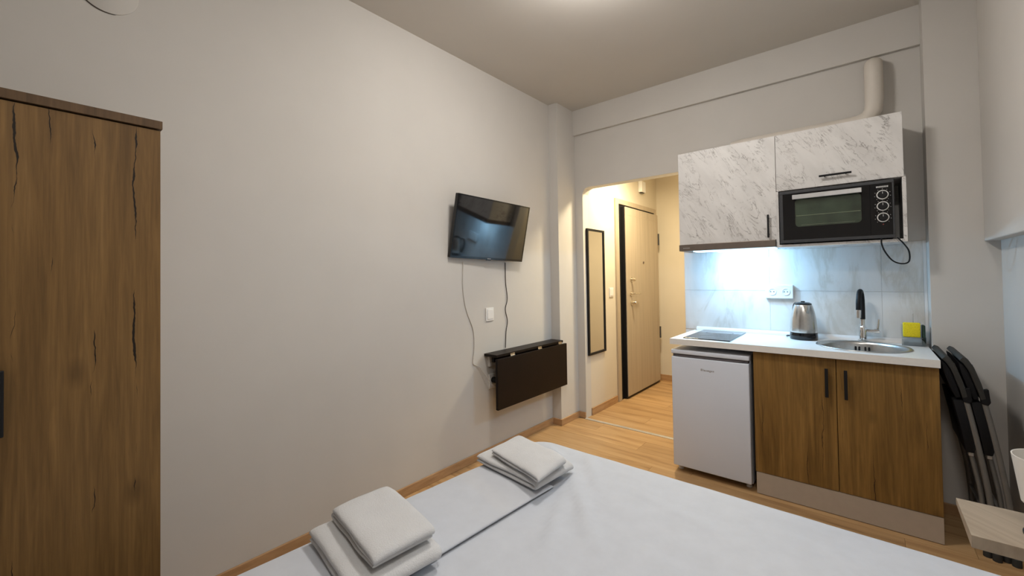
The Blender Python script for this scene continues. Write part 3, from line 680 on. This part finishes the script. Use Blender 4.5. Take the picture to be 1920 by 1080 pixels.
# door panel with a rounded window hole: built from four strips plus window surround
dd.box(x0+b_, wx0, oy-0.006, oy+0.002, z0+b_, z1-b_).box(wx1, xd, oy-0.006, oy+0.002, z0+b_, z1-b_).box(wx0, wx1, oy-0.006, oy+0.002, z0+b_, wz0).box(wx0, wx1, oy-0.006, oy+0.002, wz1, z1-b_)
for cx, cz, sx_, sz_ in ((wx0, wz0, 1, 1), (wx1, wz0, -1, 1), (wx0, wz1, 1, -1), (wx1, wz1, -1, -1)):
    r = 0.02; pts = [(cx, cz)]+[(cx+sx_*(r-r*math.sin(a)), cz+sz_*(r-r*math.cos(a))) for a in [math.pi/2*k/6 for k in range(7)]]
    dd.prism(pts, 1, oy-0.006, oy+0.002)
door = dd.done('door', 'blackgloss', ov)
B().box(wx0, wx1, oy-0.004, oy-0.0025, wz0, wz1).done('window_glass', 'ovenpane', door)
cv = B().box(wx0-0.006, wx1+0.006, oy+0.0023, oy+0.0028, wz0-0.006, wz1+0.006)
cv.done('cavity', 'cavity', ov)
rk = B().tube([(wx0+0.004, oy-0.0005, 1.680), (wx1-0.004, oy-0.0005, 1.680)], 0.0022, 6); rk.tube([(wx0+0.03, oy-0.0005, 1.622), (wx1-0.03, oy-0.0005, 1.622)], 0.0012, 6)
rk.done('rack', 'rack', ov)
B().box(-0.322, 0.006, oy-0.040, oy-0.030, 1.779, 1.806, 0.002).box(-0.31, -0.298, oy-0.030, oy-0.006, 1.785, 1.80).box(-0.016, -0.004, oy-0.030, oy-0.006, 1.785, 1.80).done('door_handle', 'silver', door)
cp = B().box(xd+0.0015, x1-0.0085, oy-0.005, oy+0.002, z0+b_, z1-b_).done('control_panel', 'blackgloss', ov)
kx = 0.094
for kz in (1.756, 1.693, 1.630):
    k = B().lathe([(0.020, 0), (0.019, 0.014), (0.017, 0.017), (0, 0.017)], (kx, oy-0.0055, kz), 28, rot=rx).done('knob', 'black', ov, True)
    B().lathe([(0.0265, 0.0002), (0.0265, 0.006), (0.0245, 0.009), (0.0215, 0.009), (0.0205, 0.0002)], (kx, oy-0.0055, kz), 32, rot=rx, cap=False).done('knob_ring', 'ring', k, True)
    B().box(kx-0.0012, kx+0.0012, oy-0.0238, oy-0.0228, kz+0.004, kz+0.016).done('pointer', 'logow', k)
    tk = B()
    for i in range(9):
        a = math.radians(-45+33.75*i); tk.box(kx+0.0335*math.cos(a)-0.0013, kx+0.0335*math.cos(a)+0.0013, oy-0.0058, oy-0.0051, kz+0.0335*math.sin(a)-0.0013, kz+0.0335*math.sin(a)+0.0013)
    tk.done('dial_marks', 'logow', ov)
lg = B(); x = kx-0.026
for i in range(8): lg.box(x, x+0.0048, oy-0.0058, oy-0.0051, 1.797, 1.806); x += 0.0065
lg.done('logo', 'logow', ov)
B().lathe([(0.003, 0), (0.003, 0.002), (0, 0.0025)], (kx, oy-0.0051, 1.592), 12, rot=rx).done('indicator_light', 'red', ov)
for xx in (x0+0.05, x1-0.05):
    for yy in (3.14, 3.36): B().lathe([(0.014, 1.5083), (0.012, 1.5175), (0, 1.5175)], (xx, yy, 0), 12).done('foot', 'black', ov)
tag(B().tube([(0.085, 3.090, 1.512), (0.084, 3.098, 1.485), (0.098, 3.12, 1.44), (0.13, 3.16, 1.39), (0.17, 3.20, 1.372), (0.20, 3.22, 1.385), (0.20, 3.20, 1.44), (0.175, 3.13, 1.482), (0.150, 3.090, 1.512)], 0.0038, 8, smooth_path=6).done('power_cable', 'black', None, True), 'black power cable looping below the oven niche', 'cable')
# vent duct
px, py, pr = 0.078, 3.374, 0.045
pts = [(px, YB-0.029, 2.600), (px, py+0.03, 2.601), (px, py+0.008, 2.596), (px, py, 2.575), (px, py, 2.52), (px, py, 2.38), (px-0.006, py, 2.315), (px-0.03, py, 2.275), (px-0.08, py, 2.255), (px-0.16, py, 2.2525), (-0.40, py, 2.2525), (-0.66, py, 2.2525), (-0.715, py, 2.2525)]
tag(B().tube(pts, [0.045]*11+[0.045, 0.036], 24, smooth_path=0).done('vent_duct', 'pipe', None, True, 70), 'beige painted vent duct bending down behind wall cabinets', 'duct')

# ------------------------------------------------------------------ folding chairs leaning on the cabinet side
def folding_chair(dx, label):
    t = thing('folding_chair', (0.42+dx, 3.08, 0), label, 'chair', 'folding chairs leaning beside the cabinet')
    prof = [(0.352, 0.885), (0.388, 0.76), (0.399, 0.70), (0.433, 0.489), (0.462, 0.258), (0.478, 0.018)]
    for i, yy in enumerate((2.892, 3.262)):
        pts = [(x+dx, yy, z) for x, z in prof]
        B().tube(pts, 0.011, 12, flat=0.9, smooth_path=4).done('frame_tube', 'tube', t, True)
        pts = [(x+dx, yy+(0.022 if i == 0 else -0.022), z) for x, z in ((0.408, 0.472), (0.420, 0.40), (0.438, 0.27), (0.452, 0.018))]
        B().tube(pts, 0.0095, 10, smooth_path=3).done('rear_leg', 'tube', t, True)
        B().box(0.399+dx, 0.417+dx, yy+(0.008 if i == 0 else -0.034), yy+(0.034 if i == 0 else -0.008), 0.455, 0.4735, 0.003).done('pivot_bracket', 'silver', t)
        for (fx, fy) in ((0.478, yy), (0.452, yy+(0.022 if i == 0 else -0.022))):
            B().lathe([(0.016, 0.0005), (0.016, 0.03), (0.014, 0.034), (0, 0.034)], (fx+dx, fy, 0), 12).done('foot_cap', 'chairgrey', t, True)
    B().tube([(0.447+dx, 2.915, 0.20), (0.447+dx, 3.24, 0.20)], 0.008, 10).done('crossbar', 'tube', t, True)
    # backrest: curved shell
    bp = [(0.318, 0.905), (0.330, 0.921), (0.346, 0.914), (0.366, 0.875), (0.388, 0.80), (0.400, 0.735), (0.384, 0.728), (0.370, 0.79), (0.350, 0.855), (0.332, 0.89)]
    o = B().prism([(x+dx, z) for x, z in bp], 1, 2.876, 3.278, 0.003).done('backrest', 'chairgrey', t, True)
    bp2 = [(0.316, 0.895), (0.331, 0.884), (0.348, 0.85), (0.367, 0.785), (0.379, 0.728), (0.362, 0.724), (0.345, 0.77), (0.325, 0.84)]
    B().prism([(x+dx, z) for x, z in bp2], 1, 2.885, 3.27, 0.003).done('back_pad', 'chairblack', t, True)
    bp3 = [(0.352, 0.712), (0.386, 0.716), (0.404, 0.62), (0.421, 0.492), (0.416, 0.474), (0.390, 0.474), (0.376, 0.58)]
    B().prism([(x+dx, z) for x, z in bp3], 1, 2.886, 3.268, 0.004).done('seat', 'chairblack', t, True)
    bp4 = [(0.381, 0.77), (0.409, 0.78), (0.415, 0.72), (0.407, 0.705), (0.385, 0.71)]
    for yy in (2.892, 3.262): B().prism([(x+dx, z) for x, z in bp4], 1, yy-0.0145, yy+0.0145, 0.003).done('tube_sleeve', 'chairblack', t)
    return t
folding_chair(-0.036, 'black folding chair with grey legs, touching the oak cabinet side')
folding_chair(0.022+0.0, 'black folding chair with grey legs, outer one farther from the cabinet')

# ------------------------------------------------------------------ wall shelf and lamp
t = thing('wall_shelf', (XR, 2.07, 0.46), 'light oak floating bedside shelf on the right wall', 'shelf')
B().prism([(1.934, 0.500), (1.934, 0.461), (1.95, 0.461), (2.216, 0.478), (2.216, 0.500)], 0, 0.242, XR-0.0005, 0.0008).done('board', 'shelf', t)
t = thing('bedside_lamp', (0.446, 2.06, 0.5), 'small bedside lamp with white tapered shade on the oak shelf', 'lamp')
lc = (0.446, 2.075, 0)
B().lathe([(0.062, 0.5005), (0.062, 0.508), (0.055, 0.514), (0, 0.514)], (0.43, 2.045, 0), 28).done('base', 'black', t, True)
B().tube([(0.43, 2.045, 0.5145), (0.44, 2.065, 0.56), (0.446, 2.075, 0.60), (0.446, 2.075, 0.66)], 0.006, 10).done('stem', 'black', t, True)
B().lathe([(0.074, 0.592), (0.092, 0.737), (0.089, 0.737), (0.071, 0.595), (0.074, 0.592)], lc, 40, cap=False).done('shade', 'shade', t, True)
B().lathe([(0.0, 0.655), (0.012, 0.6605), (0.02, 0.68), (0.022, 0.70), (0.012, 0.72), (0, 0.724)], lc, 16).done('bulb', 'white', t, True)

# ------------------------------------------------------------------ bed and linen
BX0, BX1, BY0, BY1, BZ = -1.338, 0.43, -0.30, 1.765, 0.50
bd = thing('double_bed', (-0.55, 0.75, 0), 'wide bed under a smooth white sheet in the foreground', 'bed')
B().box(BX0+0.03, BX1-0.03, BY0+0.02, BY1-0.05, 0.08, 0.24, 0.01).done('base', 'oakedge', bd)
B().box(BX0+0.02, BX1-0.02, BY0+0.02, BY1-0.03, 0.2405, 0.485, 0.04, 4).done('mattress', 'mattress', bd, True)
for xx in (BX0+0.1, BX1-0.1):
    for yy in (BY0+0.1, BY1-0.15): B().box(xx-0.03, xx+0.03, yy-0.03, yy+0.03, 0.0005, 0.0795).done('leg', 'black', bd)
def sheet_h(x, y):
    h = 0.004*noise.noise(Vector((x*2.0, y*2.0, 3.1)))+0.0022*noise.noise(Vector((x*6+y*2.0, y*3-x*4, 1.0)))
    # creases running from the far left corner and across the far end
    for (ax, ay, bx, by, a, s) in ((-1.05, 1.62, -0.62, 1.12, 0.012, 0.024), (-0.93, 1.46, -0.72, 0.95, 0.008, 0.02), (-1.22, 1.70, -0.95, 1.50, 0.012, 0.02), (-1.0, 1.72, -0.8, 1.45, 0.008, 0.018),
                                   (-0.75, 1.55, -0.2, 1.42, 0.004, 0.018), (-0.6, 1.25, 0.1, 1.0, 0.004, 0.025), (-0.95, 0.95, -0.6, 0.55, 0.004, 0.022), (-0.35, 1.62, 0.15, 1.50, 0.003, 0.015)):
        dx, dy = bx-ax, by-ay; L2 = dx*dx+dy*dy
        tt = ((x-ax)*dx+(y-ay)*dy)/L2; tc2 = min(1, max(0, tt))
        wob = 0.02*noise.noise(Vector((tt*3, a*1000, 0)))
        px_, py_ = ax+dx*tc2 - dy*wob, ay+dy*tc2 + dx*wob
        d2 = (x-px_)**2+(y-py_)**2
        h += 1.5*a*math.exp(-d2/(s*s))*(1-abs(2*tc2-1)**3)
    if x < -0.94 and y < 1.62: h *= max(0.25, 1-(-0.94-x)/0.04)
    return h
def build_sheet():
    b = B(); bm = b.bm; nx, ny = 110, 140; drop = 0.20; rad = 0.045; rc = 0.10
    # unrolled coordinates: the margin beyond the top wraps over the edge
    ext = rad*math.pi/2+drop
    V = {}
    cx, cy_ = (BX0+BX1)/2, (BY0+BY1)/2; hx, hy = (BX1-BX0)/2, (BY1-BY0)/2
    for i in range(nx+1):
        for j in range(ny+1):
            u = (-hx-ext+rad)+(2*(hx+ext-rad))*i/nx; v = (-hy-ext+rad)+(2*(hy+ext-rad))*j/ny
            # distance outside the inner rounded rectangle
            ix, iy = hx-rad-rc, hy-rad-rc
            qx, qy = max(abs(u)-ix, 0), max(abs(v)-iy, 0)
            m_ = max(abs(u)-ix, abs(v)-iy)
            d = math.hypot(qx, qy)
            if qx > 0 and qy > 0:
                # keep the corner sheet from overstretching
                mx = max(qx, qy); dirx, diry = qx/d, qy/d; d = mx
            elif d > 0: dirx, diry = qx/d, qy/d
            else: dirx = diry = 0
            s = d-rc
            sgx, sgy = (1 if u > 0 else -1), (1 if v > 0 else -1)
            bx_, by_ = min(abs(u), ix), min(abs(v), iy)
            if s <= 0: r_, z = d, BZ
            elif s < rad*math.pi/2:
                a = s/rad; r_, z = rc+rad*math.sin(a), BZ-rad*(1-math.cos(a))
            else: r_, z = rc+rad, BZ-rad-(s-rad*math.pi/2)
            x = cx+sgx*(bx_+dirx*r_); y = cy_+sgy*(by_+diry*r_)
            k = 1.0 if s < 0 else max(0, 1-s/0.06)
            z += sheet_h(x, y)*k
            if s > 0.05:
                wv = 0.006*math.sin((u+v)*22)*min(1, (s-0.05)/0.1); x += sgx*dirx*wv; y += sgy*diry*wv
            V[i, j] = bm.verts.new((x, y, z))
    for i in range(nx):
        for j in range(ny): bm.faces.new((V[i, j], V[i+1, j], V[i+1, j+1], V[i, j+1]))
    return b.done('sheet', 'sheet', bd, True, 180)
build_sheet()

def folded(name, c, rot, roty, L, Wd, n, th, z0, mat, label, cat, group=None, wob=0.004, seed=0.0, inset=0.0, pitch=1.18, ny=16):
    """cloth folded in n layers: serpentine section along local x, drawn along local y"""
    pth = []; p = th*pitch; hl = L/2
    na = 26
    for i in range(n):
        zc = z0+th/2+p*i
        a, b_ = (-hl, hl) if (i+n) % 2 == 0 else (hl, -hl)
        sh = inset*(i % 2)
        for k in range(na+1):
            f = k/na; x = a+(b_-a)*f
            x = max(-hl+th*0.9, min(hl-th*0.9, x))
            pth.append((x, zc))
        if i < n-1:
            sgn = 1 if (i+n) % 2 == 0 else -1
            for k in range(1, 6):
                an = -math.pi/2+math.pi*k/6
                pth.append((sgn*(hl-th*0.9+math.cos(an)*p/2), zc+p/2+math.sin(an)*p/2))
    cl = []
    for q in pth:
        if not cl or (q[0]-cl[-1][0])**2+(q[1]-cl[-1][1])**2 > 1e-8: cl.append(q)
    pth = cl; b = B(); bm = b.bm
    ca, sa = math.cos(rot), math.sin(rot); cb_, sb_ = math.cos(roty), math.sin(roty)
    nor = []
    for i in range(len(pth)):
        a = pth[max(0, i-1)]; d = pth[min(len(pth)-1, i+1)]
        dx, dz = d[0]-a[0], d[1]-a[1]; l = math.hypot(dx, dz) or 1
        nor.append((-dz/l, dx/l))
    secs = [(-Wd/2, 0.45), (-Wd/2+th*0.25, 0.85)]+[(-Wd/2+th*0.6+(Wd-th*1.2)*k/ny, 1.0) for k in range(ny+1)]+[(Wd/2-th*0.25, 0.85), (Wd/2, 0.45)]
    rings = []
    for yy, sc in secs:
        up, dn = [], []
        for i, (x, z) in enumerate(pth):
            e_ = min(1.0, 0.55+0.45*min(i, len(pth)-1-i)/2)
            for lst, sg in ((up, 1), (dn, -1)):
                X = x+nor[i][0]*sg*th/2*sc*e_; Z = z+nor[i][1]*sg*th/2*sc*e_
                layer = (z-z0)/th
                Y = yy + 0.005*noise.noise(Vector((X*9, layer*0.9+seed, 2+seed)))*(1 if yy > 0 else -1)*(abs(yy)/(Wd/2))**4
                hgt = (Z-z0)/(n*p)
                Z += wob*hgt*(noise.noise(Vector((X*5+seed, yy*5, seed)))+0.4*noise.noise(Vector((X*14+seed, yy*14, seed+5))))
                Z -= 0.007*hgt*((abs(X)/hl)**4+(abs(yy)/(Wd/2))**6)
                lst.append(bm.verts.new((c[0]+X*ca-Y*sb_, c[1]+X*sa+Y*cb_, Z)))
        rings.append((up, dn))
    m_ = len(pth)
    for (u1, d1), (u2, d2) in zip(rings, rings[1:]):
        for i in range(m_-1):
            bm.faces.new((u1[i], u1[i+1], u2[i+1], u2[i])); bm.faces.new((d1[i], d2[i], d2[i+1], d1[i+1]))
        bm.faces.new((u1[0], u2[0], d2[0], d1[0])); bm.faces.new((u1[-1], d1[-1], d2[-1], u2[-1]))
    for (u1, d1) in (rings[0], rings[-1]):
        for i in range(m_-1): bm.faces.new((u1[i], d1[i], d1[i+1], u1[i+1]))
    return tag(b.done(name, mat, None, True, 75), label, cat, group)
R = math.radians
folded('folded_blanket', (-1.168, 0.530), R(-3.5), R(-3.5), 0.345, 1.68, 2, 0.008, 0.507, 'sheet', 'long folded white cover along left side of bed beneath the towels', 'blanket', wob=0.002, ny=40)
zt = 0.527
G = 'folded towels on the bed'
folded('bath_towel', (-1.135, 0.690), R(-8), R(-6), 0.375, 0.255, 2, 0.0225, zt, 'towel', 'large folded white towel at the bottom of the nearer pile', 'towel', G, seed=1.3, wob=0.007)
folded('hand_towel', (-1.125, 0.713), R(-9), R(-5), 0.325, 0.190, 3, 0.0130, zt+0.0555, 'towel', 'small folded white towel on top of the nearer pile', 'towel', G, seed=2.7, wob=0.009)
folded('bath_towel', (-1.130, 1.400), R(-7), R(-4), 0.375, 0.240, 2, 0.0185, zt, 'towel', 'large folded white towel at the bottom of the farther pile', 'towel', G, seed=4.1, wob=0.006)
folded('hand_towel', (-1.090, 1.380), R(-15), R(2), 0.332, 0.200, 2, 0.0150, zt+0.0455, 'towel', 'small folded white towel on top of the farther pile', 'towel', G, seed=5.9, wob=0.008)

for o in bpy.data.objects:
    if '_o' in o: del o['_o']
